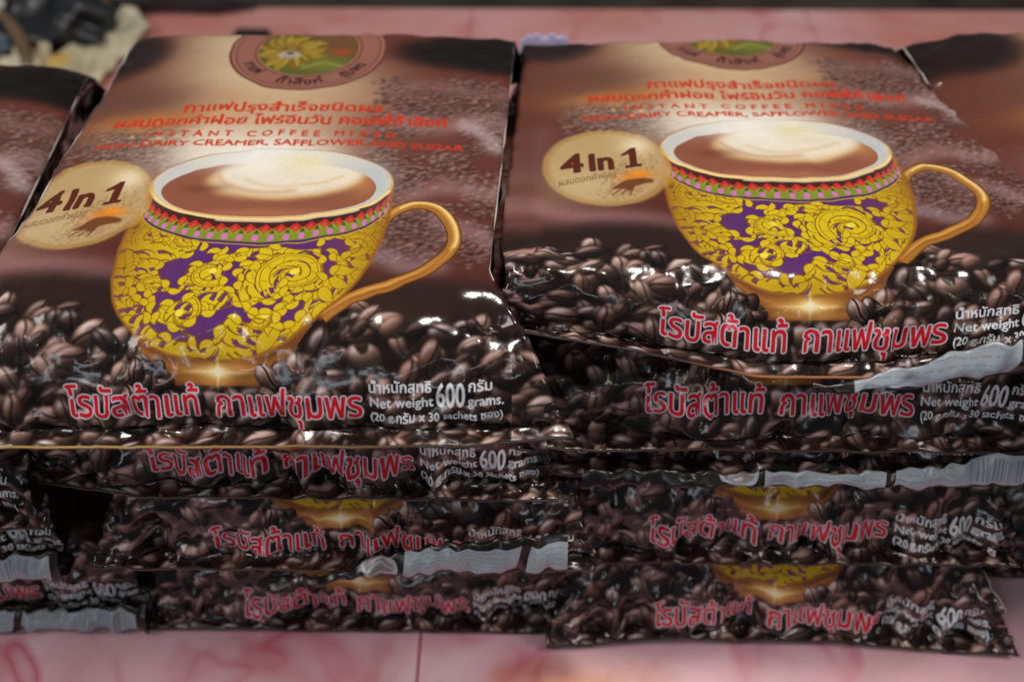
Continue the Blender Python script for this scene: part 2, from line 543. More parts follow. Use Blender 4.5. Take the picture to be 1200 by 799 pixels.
    for k in range(N):
        a = math.pi - (k + .5) / N * math.pi
        px, py = cx + rx * math.cos(a), cy + ry * math.sin(a)
        f = max(0.25, math.sin(a)) ** 0.7
        dw = 19 * f
        A.poly([(px, py + 22), (px + dw, py + 42), (px, py + 64), (px - dw, py + 42)], (206, 44, 44))
        A.poly([(px - dw * 1.1, py + 66), (px, py + 34), (px + dw * 1.1, py + 66)], (160, 176, 60), 0.35)
        a2 = math.pi - k / N * math.pi
        qx, qy = cx + rx * math.cos(a2), cy + ry * math.sin(a2)
        A.poly(ell(qx, qy + 78, 9 * f, 13, n=18), (214, 120, 196))
        A.poly([(qx - 8 * f, qy + 62), (qx, qy + 44), (qx + 8 * f, qy + 62)], (70, 96, 34))
    A.a = keep * (1 - full[..., None]) + A.a * full[..., None]
    A.line(left, 7, (150, 96, 36), 0.9, 1); A.line(right, 9, (150, 96, 36), 0.9, 1)
    # rim, inside of the cup and coffee
    A.poly(ell(cx, cy, rx + 4, ry + 8), (146, 96, 58))
    A.poly(ell(cx, cy + 3, rx + 1, ry + 6), (226, 176, 92))
    A.poly(ell(cx, cy - 4, rx - 6, ry - 2), (208, 206, 200))
    A.glow(1010, 915, 50, 90, (186, 196, 204), 0.7)
    A.glow(440, 905, 50, 90, (200, 204, 206), 0.5)
    inner, ix, iy = A.polymask(ell(cx - 4, cy + 26, rx - 40, ry - 34))
    cof = np.zeros((AH, AW), np.float32); cof[iy:iy + inner.shape[0], ix:ix + inner.shape[1]] = inner
    kp = A.a.copy()
    A.put(cof, rgb(146, 88, 66))
    A.glow(720, 1064, 250, 22, (178, 116, 86), 0.8)
    A.glow(980, 920, 40, 60, (196, 140, 84), 0.7)
    A.poly(ell(758, 906, 222, 96, rot=-0.06), (214, 176, 122), 1, 9)
    A.poly(ell(768, 892, 206, 90, rot=-0.06), (238, 228, 206), 1, 10)
    A.line(smooth_path([(560, 880), (600, 935), (690, 966), (800, 960)], 40), np.linspace(4, 22, 40)[:len(smooth_path([(560, 880), (600, 935), (690, 966), (800, 960)], 40))] if False else 14, (206, 160, 116), 0.8, 6)
    A.line(smooth_path([(640, 900), (720, 940), (830, 930), (920, 890)], 40), 8, (216, 184, 140), 0.7, 4)
    A.glow(540, 950, 60, 20, (112, 62, 46), 0.6)
    A.a = kp * (1 - cof[..., None]) + A.a * cof[..., None]
    A.glow(690, 800, 190, 78, (246, 244, 236), 0.95, 2.6)
    A.glow(800, 820, 70, 40, (236, 222, 160), 0.6)
    A.line(ell(cx, cy + 2, rx - 3, ry + 1, 0.15, math.pi - 0.15, 80), 10, (250, 226, 160), 0.9, 1)
    A.line(ell(cx, cy + 8, rx, ry + 4, 0.7, math.pi - 1.2, 60), 5, (255, 250, 226), 0.9, 1)
    # star of light on the foot
    A.glow(694, 1584, 46, 20, (255, 220, 130), 0.95)
    A.glow(694, 1584, 17, 11, (255, 253, 240), 1)
    A.glow(694, 1584, 70, 4, (255, 240, 190), 0.8); A.glow(694, 1584, 4, 34, (255, 240, 190), 0.8)
    # a few beans lying over the foot
    A.beans(34, lambda x, y: 1.0 if (1575 < y < 1660 and (480 < x < 590 or 800 < x < 930)) else 0, 34, pal, (230, 226, 230))

    # ---------------- "4 in 1" disc
    A.poly(ell(222, 1012, 186, 196), (206, 168, 92), 0.7, 3)
    A.poly(ell(222, 1012, 166, 176), (194, 166, 118), 0.85, 4)
    A.glow(150, 1110, 120, 80, (206, 186, 144), 0.6)
    disc = np.exp(-(((X - 222) / 160) ** 2 + ((Y - 1012) / 170) ** 2) ** 4)
    sp = rng.random((AH // 6 + 1, AW // 6 + 1)).astype(np.float32)
    sp = gauss(np.kron(sp, np.ones((6, 6), np.float32))[:AH, :AW], 2)
    A.put(disc * np.clip((sp - 0.45) * 2.2, 0, 0.5) * (X + Y * 0.4 > 640), rgb(150, 110, 84))
    A.glow(316, 905, 50, 52, (240, 226, 190), 0.9)
    A.glow(300, 1064, 46, 26, (224, 130, 40), 0.9, 2, -0.3); A.glow(318, 1050, 26, 14, (246, 150, 40), 0.9)
    A.poly(smooth_path([(226, 1132), (270, 1084), (330, 1076), (350, 1092), (300, 1112), (282, 1136), (262, 1126), (226, 1132)]), (112, 66, 36), 0.95, 2)
    for k in range(3): A.line([(262 + 14 * k, 1120), (230 + 24 * k, 1156)], 5, (112, 66, 36), 0.8, 1)
    BR = (92, 40, 26)
    A.text('4', 92, 152, 1050, 92, BR, bold=4.5, slope=-0.22, ref='4')
    A.text('In', 176, 240, 1036, 84, BR, bold=4.5, slope=-0.22, ref='I')
    A.poly([(268, 950), (296, 920), (312, 917), (312, 1000), (324, 998), (324, 1012), (276, 1022), (276, 1008), (290, 1005), (290, 950), (270, 964)], BR)
    A.text('ผสมดอกคำฝอย', 82, 246, 1108, 24, (140, 104, 70), bold=.6, slope=-0.26, alpha=0.85)

    # ---------------- emblem
    ex, ey, er = 708, 176, 262
    A.poly(ell(ex, ey, er, er, n=120), (96, 48, 42))
    A.poly(ell(ex, ey, er - 9, er - 9, n=120), (158, 108, 92))
    A.poly(ell(ex, ey, er - 20, er - 20, n=120), (110, 58, 50))
    A.poly(ell(ex, ey, er - 25, er - 25, n=120), (148, 98, 84))
    A.poly(ell(ex, ey, er - 84, er - 84, n=120), (100, 50, 44))
    A.poly(ell(ex, ey, er - 90, er - 90, n=120), (168, 120, 96))
    A.poly(ell(ex, ey, er - 96, er - 96, n=120), (84, 80, 34))
    em, mx_, my_ = A.polymask(ell(ex, ey, er - 97, er - 97, n=100))
    emf = np.zeros((AH, AW), np.float32); emf[my_:my_ + em.shape[0], mx_:mx_ + em.shape[1]] = em
    kp = A.a.copy()
    A.glow(800, 120, 110, 60, (130, 70, 54), 0.9); A.glow(760, 270, 120, 60, (124, 140, 56), 0.9); A.glow(620, 300, 60, 50, (86, 110, 40), 0.8)
    for k in range(40):                       # a lion's mane of yellow locks round a pale muzzle
        a = k / 40 * 2 * math.pi + rng.uniform(-.1, .1)
        p, _ = flame(650 + 34 * math.cos(a), 190 + 34 * math.sin(a), a, rng.uniform(70, 116), 30, rng.uniform(-1.6, 1.6))
        A.poly(p, [(176, 146, 36), (138, 104, 26), (196, 168, 56)][k % 3])
    A.poly(ell(650, 190, 46, 50), (160, 122, 40)); A.poly(ell(650, 218, 38, 24), (206, 196, 190))
    A.poly(ell(650, 206, 13, 8), (70, 40, 36)); A.poly(ell(630, 176, 7, 5), (50, 30, 24)); A.poly(ell(672, 176, 7, 5), (50, 30, 24))
    A.line(smooth_path([(630, 226), (650, 236), (672, 226)]), 4, (90, 50, 50))
    A.line(smooth_path([(700, 300), (770, 260), (840, 290)]), 12, (190, 190, 90), 0.7, 3)
    A.glow(820, 190, 40, 26, (206, 70, 40), 0.8)
    A.put(emf * 0.3, rgb(92, 78, 40))
    A.a = kp * (1 - emf[..., None]) + A.a * emf[..., None]
    INK = (66, 34, 30)
    rr = er - 40
    A.text('ถ้ำสิงห์', 0, 1, 0, 30, INK, bold=1.6, arc=(ex, ey, rr, math.pi * 0.5 + 0.36, -0.72))
    A.text('ชุมพร', 0, 1, 0, 30, INK, bold=1.6, arc=(ex, ey, rr, math.pi * 0.5 - 0.66, -0.5))
    A.text('กาแฟ', 0, 1, 0, 30, INK, bold=1.6, arc=(ex, ey, rr, math.pi * 0.5 + 1.12, -0.42))

    # ---------------- red lettering above the cup
    RED = (196, 58, 30)
    A.text('กาแฟปรุงสำเร็จชนิดผง', 384, 992, 556, 36, RED, bold=2.0, bow=6)
    A.text('ผสมดอกคำฝอย โฟร์อินวัน คอฟฟี่ถ้ำสิงห์', 190, 1196, 628, 36, RED, bold=2.0, bow=14)
    A.text('INSTANT COFFEE MIXED', 300, 1046, 690, 27, RED, bold=1.3, track=1.7, bow=10, ref='I')
    A.text('NON-DAIRY CREAMER, SAFFLOWER AND SUGAR', 172, 1250, 738, 27, RED, bold=1.3, bow=22, ref='I')
    # soft film of light over the upper print ends the lettering at both sides
    # ---------------- red and white lettering at the foot
    A.text('โรบัสต้าแท้', 322, 640, 1698, 56, (214, 26, 44), bold=0.9, outline=(3.8, (206, 200, 210)))
    A.text('กาแฟชุมพร', 684, 1038, 1698, 56, (214, 26, 44), bold=0.9, outline=(3.8, (206, 200, 210)))
    WH = (226, 232, 240)
    A.text('น้ำหนักสุทธิ', 1058, 1206, 1632, 21, WH, bold=1.0)
    A.text('กรัม', 1296, 1352, 1632, 21, WH, bold=1.0)
    A.text('Net weight', 1058, 1210, 1670, 25, WH, bold=1.0, ref='N')
    A.text('600', 1218, 1286, 1672, 62, WH, bold=1.6, ref='6')
    A.text('grams.', 1294, 1380, 1670, 17, WH, bold=1.0, ref='a')
    A.text('(20 g.กรัม x 30 sachets ซอง)', 1058, 1378, 1708, 22, WH, bold=0.8, ref='2')
    g = gauss(rng.standard_normal((AH, AW)).astype(np.float32), 1)
    A.a = np.clip(A.a * (1 + 0.06 * g[..., None]), 0, 1)
    return A


def draw_back():
    """strip of the back print that shows on curled hems"""
    W, H = 1400, 104
    A = Art(W, H, (26, 18, 17))
    A.beans(40, lambda x, y: 1.0 if x < 420 else 0, 20, [(70, 48, 42), (54, 36, 32)], (150, 140, 146))
    GR = (150, 160, 170)
    A.poly(ell(596, 52, 52, 34, n=30), GR); A.poly(ell(596, 52, 40, 24, n=30), (120, 112, 112)); A.line([(566, 60), (600, 44), (630, 54)], 7, GR)
    A.poly([(668, 14), (985, 14), (968, 92), (660, 92)], GR)
    A.poly([(1010, 12), (1372, 12), (1372, 94), (994, 94)], GR)
    for r in range(5):
        y = 22 + r * 14
        x = 680
        while x < 955:
            w = rng.uniform(6, 22)
            A.poly([(x, y), (x + w, y), (x + w, y + 3), (x, y + 3)], (112, 120, 130), 0.55); x += w + rng.uniform(3, 9)
    x = 1012
    for r in range(4):
        x = 1014
        while x < 1150:
            w = rng.uniform(6, 20)
            A.poly([(x, 24 + r * 16), (x + w, 24 + r * 16), (x + w, 28 + r * 16), (x, 28 + r * 16)], (112, 120, 130), 0.5); x += w + rng.uniform(3, 9)
    x = 1190
    while x < 1350:
        w = rng.choice([2, 3, 5, 7])
        A.poly([(x, 22), (x + w, 22), (x + w, 84), (x, 84)], (104, 112, 122), 0.7); x += w + rng.choice([3, 4, 6])
    return A


def to_image(name, A):
    im = bpy.data.images.new(name, A.w, A.h, alpha=False)
    px = np.ones((A.h, A.w, 4), np.float32)
    px[..., :3] = A.a[::-1]
    im.pixels.foreach_set(px.ravel())
    im.update()
    im.pack()
    return im




def bleed(A, n=110):
    """the print runs on round both creases of the bag"""
    s = A.a
    L = np.repeat(s[:, :1], n, 1); Rr = s[:, -n:][:, ::-1].copy()
    L[1430:] = s[1430:, :n][:, ::-1]
    Rr[1560:] = s[1560:, :n]
    A.a = np.concatenate([L, s, Rr], 1); A.w += 2 * n
    return A


FRONT_IMG = to_image('printed_front', bleed(draw_front()))
BACK_IMG = to_image('printed_back', draw_back())


class Packet:
    """a gusseted film bag lying on its back: x across, y from the front seal to the rear, z up"""
    def __init__(s, t, e=0.003, ls=0.04, lb=0.035, L=0.236, w0=0.0935, dw=0.009, seed=1, wr=1.0,
                 wave=None, dents=(), flare=0.0, sag=0.0, tilt=0.0, pitch=0.0, shift=0.0, wl=None, wrt=None, ax=0.0, lump=1.0, crease=None, dome=1.0):
        s.__dict__.update(locals())
        s.wave = wave or [(-1, 0, 0), (1, 0, 0)]

    def tau(s, y):
        a = np.clip((y - 0.008) / s.ls, 0, 1)
        b = np.clip((s.L - 0.006 - y) / s.lb, 0, 1)
        f = lambda q: (1 - (1 - q) ** 2.3) ** 0.8
        return f(a) * f(b)

    def build(s, name, loc, rz, label, mats, flap=None, group='coffee packets stacked on the pink table'):
        root = empty(name, loc, rz)
        tag(root, label, 'coffee packet', group)
        # centre profile resampled by arc length
        yy = np.linspace(0, s.L, 1500)
        zz = s.e + (s.t - s.e) * s.tau(yy)
        arc = np.concatenate([[0], np.cumsum(np.hypot(np.diff(yy), np.diff(zz)))])
        nv = 190
        A = np.linspace(0, arc[-1], nv)
        y = np.interp(A, arc, yy); z = np.interp(A, arc, zz)
        tau = s.tau(y)
        nu = 120
        q = np.linspace(-1, 1, nu)
        Y, Q = np.meshgrid(y, q, indexing='ij')
        T = tau[:, None] * np.ones_like(Q)
        Z = z[:, None] * np.ones_like(Q)
        AA = A[:, None] * np.ones_like(Q)
        w = s.w0 + s.dw * (1 - T ** 0.8) + s.flare * (0.5 - Y / s.L)
        if s.wl: w = np.where(Q < 0, w + np.interp(Y, s.wl[0], s.wl[1]), w)
        if s.wrt: w = np.where(Q > 0, w + np.interp(Y, s.wrt[0], s.wrt[1]), w)
        X = Q * w
        # dome towards the creased edges, heavier close to the corners
        Z = Z - s.dome * (s.t - s.e) * T * (0.10 * np.abs(Q) ** 3 + 0.12 * np.abs(Q) ** 10)
        wx, wy, wz = np.array(s.wave, float).T
        dy = np.interp(q, wx, wy); dz = np.interp(q, wx, wz)
        k = np.ones(9) / 9
        pad = lambda a: np.convolve(np.pad(a, 4, mode='edge'), k, 'valid')
        dy, dz = pad(dy), pad(dz)
        fall = np.exp(-(Y / 0.022) ** 1.5)
        Y = Y + dy[None, :] * fall
        Z = Z + dz[None, :] * fall
        # wrinkles
        P = np.stack([X, Y, Z], -1)
        du = np.gradient(P, axis=1); dv = np.gradient(P, axis=0)
        N = np.cross(du, dv); N /= np.linalg.norm(N, axis=-1, keepdims=True) + 1e-9
        sd = s.seed * 17
        near = np.exp(-AA / 0.030); rear = np.exp(-(A[-1] - AA) / 0.025)
        edge = np.abs(Q) ** 6
        D = s.lump * 0.0017 * vnoise(X * 28, AA * 22, sd)                         # sachets inside
        D += s.lump * 0.0011 * vnoise(X * 75 + 3 * vnoise(X * 20, AA * 20, sd + 5), AA * 45, sd + 1)
        D += near * 0.0036 * np.clip(ridge(vnoise(X * 60 + AA * 22 * vnoise(X * 12, AA * 6, sd + 8), AA * 16, sd + 2)), -1, 1) * s.wr
        D += near * 0.0017 * np.clip(ridge(vnoise(X * 150, AA * 50, sd + 3)), -1, 1) * s.wr
        D += near * np.abs(Q) ** 1.6 * 0.0020 * np.clip(ridge(vnoise(X * 190 + AA * 80, AA * 130 - X * 60, sd + 9)), -1, 1) * s.wr
        D += (0.25 + near + s.lump * edge * 0.6) * 0.0011 * np.clip(ridge(vnoise(X * 90 + AA * 60, AA * 95 - X * 50, sd + 4)), -0.6, 1)
        D += rear * 0.002 * vnoise(X * 70, AA * 30, sd + 6)
        D += s.lump * edge * 0.0011 * vnoise(X * 10, AA * 48, sd + 7)
        ends = sstep(0.000, 0.012, AA) * sstep(0.0, 0.012, A[-1] - AA)
        D *= 0.12 + 0.88 * ends
        for (dq, da, rq, ra, dep) in s.dents:
            rr = ((Q - dq) / rq) ** 2 + ((AA - da) / ra) ** 2
            D -= dep * np.exp(-rr)
        P = P + N * D[..., None]
        P[..., 2] -= s.pitch * P[..., 1]
        P[..., 2] += s.sag * (1 - np.cos(P[..., 0] * 9)) + s.tilt * P[..., 0]
        low = 0.0012
        P[..., 2] = np.maximum(P[..., 2], low)
        U = np.stack([0.5 + (X - s.ax) / ART_W, (AA + 0.0088 - s.shift) / ART_LEN], -1)
        n0 = int(np.searchsorted(A, 0.0085)); n1 = int(np.searchsorted(A, arc[-1] - 0.009))
        # pouch: ring of front panel, right gusset, back panel, left gusset
        sl = slice(n0, n1 + 1)
        top = P[sl]; m = top.shape[0]
        R, Lf = top[:, -1], top[:, 0]
        Tm = tau[sl][:, None]
        bq = np.linspace(1, -1, 26)
        B = np.zeros((m, 26, 3))
        wb = np.abs(R[:, 0:1]) * 0.5 + np.abs(Lf[:, 0:1]) * 0.5
        B[..., 0] = bq[None] * wb * 0.985
        B[..., 1] = top[:, :1, 1] * 0.5 + top[:, -1:, 1] * 0.5
        B[..., 2] = 0.0004 + (1 - Tm) ** 2 * max(s.e - 0.0015, 0)
        # back panel follows the lifted front edge
        tq = np.interp(bq, q, np.arange(nu)).astype(int)
        fl = fall[sl][:, tq]
        B[..., 1] = top[:, tq, 1] * fl + B[..., 1] * (1 - fl)
        B[..., 2] += np.clip(dz[tq], 0, 1)[None] * fl

        def side(a, b, sg):
            out = []
            for f, inn in ((0.12, 0.0), (0.3, 0.35), (0.5, 0.75), (0.7, 0.4), (0.9, 0.05)):
                p = a * (1 - f) + b * f
                p = p.copy()
                jit = vnoise(a[:, 1] * 90, np.full(m, f * 7.0), sd + 11)
                p[:, 0] += sg * (-0.007 * inn + 0.0022 * jit) * Tm[:, 0]
                out.append(p)
            return np.stack(out, 1)
        ring = np.concatenate([top, side(R, B[:, 0], 1), B, side(B[:, -1], Lf, -1)], 1)
        uvr = np.zeros(ring.shape[:2] + (2,))
        uvr[:, :nu] = U[sl]
        uvr[:, nu:, 0] = 0.5 + ring[:, nu:, 0] / ART_W
        uvr[:, nu:, 1] = U[sl][:, :1, 1]
        nt = ring.shape[1]
        grid_object('pouch', ring, uvr, mats, lambda j, i: np.where(i < nu - 1, 0, 1), root, close_u=True)

        # flat crimped seals, front film plus back film, 1 mm thick
        def seal(nm, s2):
            F = P[s2]
            crimp = 0.00022 * np.sin(AA[s2] * 2 * math.pi / 0.0016)[..., None]
            F = F + N[s2] * crimp
            Bk = F.copy(); Bk[..., 2] -= 0.0009
            ringv = np.concatenate([F, Bk[:, ::-1]], 1)
            u2 = np.concatenate([U[s2], U[s2][:, ::-1]], 1)
            o = grid_object(nm, ringv, u2, mats, lambda j, i: np.where(i < nu - 1, 0, 1), root, close_u=True)
            bm = bmesh.new(); bm.from_mesh(o.data)
            bmesh.ops.holes_fill(bm, edges=[e for e in bm.edges if e.is_boundary], sides=0)
            bm.to_mesh(o.data); bm.free()
            return o
        seal('bottom_seal', slice(0, n0 + 1))
        seal('top_seal', slice(n1, nv))
        # cut edge of the film along the front: a thin paler line
        ed = P[0]
        tube = np.stack([ed + np.array(v) for v in ((0, -0.0003, 0.0001), (0, -0.0003, -0.0006), (0, 0.0005, -0.0006), (0, 0.0005, 0.0001))], 1)
        uvt = np.zeros(tube.shape[:2] + (2,)); uvt[..., 0] = q[:, None]
        grid_object('cut_edge', tube, uvt, [mats[2]], None, root, close_u=True)
        # folded film sides, the white glint of light put in as pale tubes
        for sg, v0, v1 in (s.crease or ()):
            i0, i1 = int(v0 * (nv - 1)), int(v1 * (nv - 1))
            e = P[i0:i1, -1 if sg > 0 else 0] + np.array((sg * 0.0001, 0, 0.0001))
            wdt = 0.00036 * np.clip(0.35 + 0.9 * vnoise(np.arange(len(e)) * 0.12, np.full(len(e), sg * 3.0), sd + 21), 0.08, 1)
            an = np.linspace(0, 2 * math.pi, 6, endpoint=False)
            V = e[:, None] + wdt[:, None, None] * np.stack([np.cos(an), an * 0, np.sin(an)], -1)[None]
            grid_object('side_crease_glint', V, np.zeros(V.shape[:2] + (2,)), [M_CREASE], None, root, close_u=True)
        if flap:
            s.flap(root, P[0], q, flap, mats)
        return root

    def flap(s, root, edge, q, pts, mats):
        """bottom hem curled up over the front: shows the back print.  pts = [(q, lower offset, height)]"""
        ush, pts = pts[0], pts[1:]
        a = np.array(pts, float)
        n = 140
        qs = np.linspace(a[0, 0], a[-1, 0], n)
        lo = np.interp(qs, a[:, 0], a[:, 1]); hi = np.interp(qs, a[:, 0], a[:, 2])
        k = np.ones(15) / 15
        sm = lambda v: np.convolve(np.pad(v, 7, mode='edge'), k, 'valid')
        lo, hi = sm(lo), sm(hi)
        ex = np.stack([np.interp(qs, q, edge[:, c]) for c in range(3)], -1)
        nr = 12
        r = np.linspace(0, 1, nr)
        G = np.zeros((nr, n, 3))
        for jx, f in enumerate(r):
            G[jx] = ex
            bul = math.sin(math.pi * f)
            G[jx, :, 1] += -0.0045 - 0.0022 * bul + f * hi * 0.42
            G[jx, :, 2] += -0.001 + lo + f * hi * 0.9
            G[jx, :, 2] += 0.0013 * vnoise(qs * 14, np.full(n, f * 2.0), s.seed + 91)
            G[jx, :, 1] += 0.0018 * vnoise(qs * 26, np.full(n, f * 2.0), s.seed + 95)
        bk = G[::-1].copy(); bk[..., 1] += 0.0008; bk[..., 2] -= 0.0002
        ring = np.concatenate([G, bk], 0)
        uv = np.zeros(ring.shape[:2] + (2,))
        uv[..., 0] = 0.5 + 0.5 * (qs[None] - ush)
        uv[:nr, :, 1] = np.clip(r[:, None] * np.maximum(hi, 0.001) / 0.0145, 0, 1)
        uv[nr:, :, 1] = uv[:nr][::-1, :, 1]
        ring = ring.transpose(1, 0, 2); uv = uv.transpose(1, 0, 2)
        o = grid_object('folded_hem', ring, uv, [mats[3]], None, root, close_u=True)
        o['label'] = 'upturned black hem showing the grey panels of the back print'
        return o

# ------------------------------------------------------------------ materials
def nodes(name):
    m = bpy.data.materials.new(name)
    m.use_nodes = True
    nt = m.node_tree
    return m, nt, nt.nodes['Principled BSDF']


def nd(nt, t, **kw):
    n = nt.nodes.new(t)
    for k, v in kw.items():
        if k in n.inputs: n.inputs[k].default_value = v
        else: setattr(n, k, v)
    return n


def film_bump(nt, b, strength=0.16):
    tc = nd(nt, 'ShaderNodeTexCoord')
    n1 = nd(nt, 'ShaderNodeTexNoise'); n1.inputs['Scale'].default_value = 130; n1.inputs['Detail'].default_value = 3
    n2 = nd(nt, 'ShaderNodeTexVoronoi'); n2.feature = 'DISTANCE_TO_EDGE'; n2.inputs['Scale'].default_value = 62
    nt.links.new(tc.outputs['Object'], n1.inputs['Vector']); nt.links.new(tc.outputs['Object'], n2.inputs['Vector'])
    mx = nd(nt, 'ShaderNodeMath', operation='MULTIPLY'); mx.inputs[1].default_value = 0.6
    nt.links.new(n2.outputs['Distance'], mx.inputs[0])
    ad = nd(nt, 'ShaderNodeMath', operation='ADD')
    nt.links.new(n1.outputs['Fac'], ad.inputs[0]); nt.links.new(mx.outputs[0], ad.inputs[1])
    bp = nd(nt, 'ShaderNodeBump'); bp.inputs['Strength'].default_value = strength; bp.inputs['Distance'].default_value = 0.0016
    nt.links.new(ad.outputs[0], bp.inputs['Height'])
    nt.links.new(bp.outputs['Normal'], b.inputs['Normal'])


def printed(name, img, rough=0.165):
    m, nt, b = nodes(name)
    t = nd(nt, 'ShaderNodeTexImage'); t.image = img; t.interpolation = 'Cubic'; t.extension = 'MIRROR'
    uv = nd(nt, 'ShaderNodeUVMap'); uv.uv_map = 'print'
    nt.links.new(uv.outputs['UV'], t.inputs['Vector'])
    nt.links.new(t.outputs['Color'], b.inputs['Base Color'])
    b.inputs['Roughness'].default_value = rough
    b.inputs['IOR'].default_value = 1.5
    film_bump(nt, b)
    return m


def plain(name, col, rough=0.5, metal=0.0, noise=None, coat=0.0):
    m, nt, b = nodes(name)
    b.inputs['Base Color'].default_value = (*col, 1)
    b.inputs['Roughness'].default_value = rough
    b.inputs['Metallic'].default_value = metal
    b.inputs['Coat Weight'].default_value = coat
    if noise:
        tc = nd(nt, 'ShaderNodeTexCoord')
        n1 = nd(nt, 'ShaderNodeTexNoise'); n1.inputs['Scale'].default_value = noise[0]; n1.inputs['Detail'].default_value = 4
        r = nd(nt, 'ShaderNodeValToRGB')
        r.color_ramp.elements[0].color = (*noise[1], 1); r.color_ramp.elements[1].color = (*noise[2], 1)
        r.color_ramp.elements[0].position = 0.35; r.color_ramp.elements[1].position = 0.65
        nt.links.new(tc.outputs['Object'], n1.inputs['Vector']); nt.links.new(n1.outputs['Fac'], r.inputs['Fac'])
        nt.links.new(r.outputs['Color'], b.inputs['Base Color'])
    return m


M_PRINT = printed('printed_film', FRONT_IMG)
M_BACK = printed('printed_back_film', BACK_IMG, 0.3)
M_CREASE = plain('crease_glint_film', (0.62, 0.58, 0.54), 0.3)  # pale colour stands for light glinting on the side folds
M_DARK, _nt, _b = nodes('dark_film')
_b.inputs['Base Color'].default_value = (0.022, 0.014, 0.012, 1); _b.inputs['Roughness'].default_value = 0.18
film_bump(_nt, _b)


def cut_edge(name, stops, rough=0.4):
    """film edge whose print shows pale only along part of its width"""
    m, nt, b = nodes(name)
    uv = nd(nt, 'ShaderNodeUVMap'); uv.uv_map = 'print'
    sp = nd(nt, 'ShaderNodeSeparateXYZ'); nt.links.new(uv.outputs['UV'], sp.inputs[0])
    ma = nd(nt, 'ShaderNodeMath', operation='MULTIPLY_ADD'); ma.inputs[1].default_value = 0.5; ma.inputs[2].default_value = 0.5
    nt.links.new(sp.outputs['X'], ma.inputs[0])
    r = nd(nt, 'ShaderNodeValToRGB'); e = r.color_ramp.elements
    while len(e) < len(stops): e.new(0.5)
    for k, (p, c) in enumerate(stops):
        e[k].position = p; e[k].color = (*c, 1)
    nt.links.new(ma.outputs[0], r.inputs['Fac']); nt.links.new(r.outputs['Color'], b.inputs['Base Color'])
    b.inputs['Roughness'].default_value = rough
    return m


DK = (0.03, 0.02, 0.016)
M_CUT = cut_edge('film_cut_edge', [(0.0, DK), (0.35, (0.07, 0.035, 0.02)), (0.7, (0.05, 0.03, 0.02)), (1.0, DK)])
CUT_GOLD = cut_edge('film_cut_edge_gold', [(0.0, (0.30, 0.20, 0.04)), (0.25, (0.42, 0.28, 0.08)), (0.55, (0.30, 0.18, 0.06)), (0.8, DK)])
CUT_ORANGE = cut_edge('film_cut_edge_orange', [(0.30, DK), (0.42, (0.40, 0.14, 0.05)), (0.62, (0.42, 0.18, 0.07)), (0.8, (0.2, 0.09, 0.05))])
FILM = [M_PRINT, M_DARK, M_CUT, M_BACK]


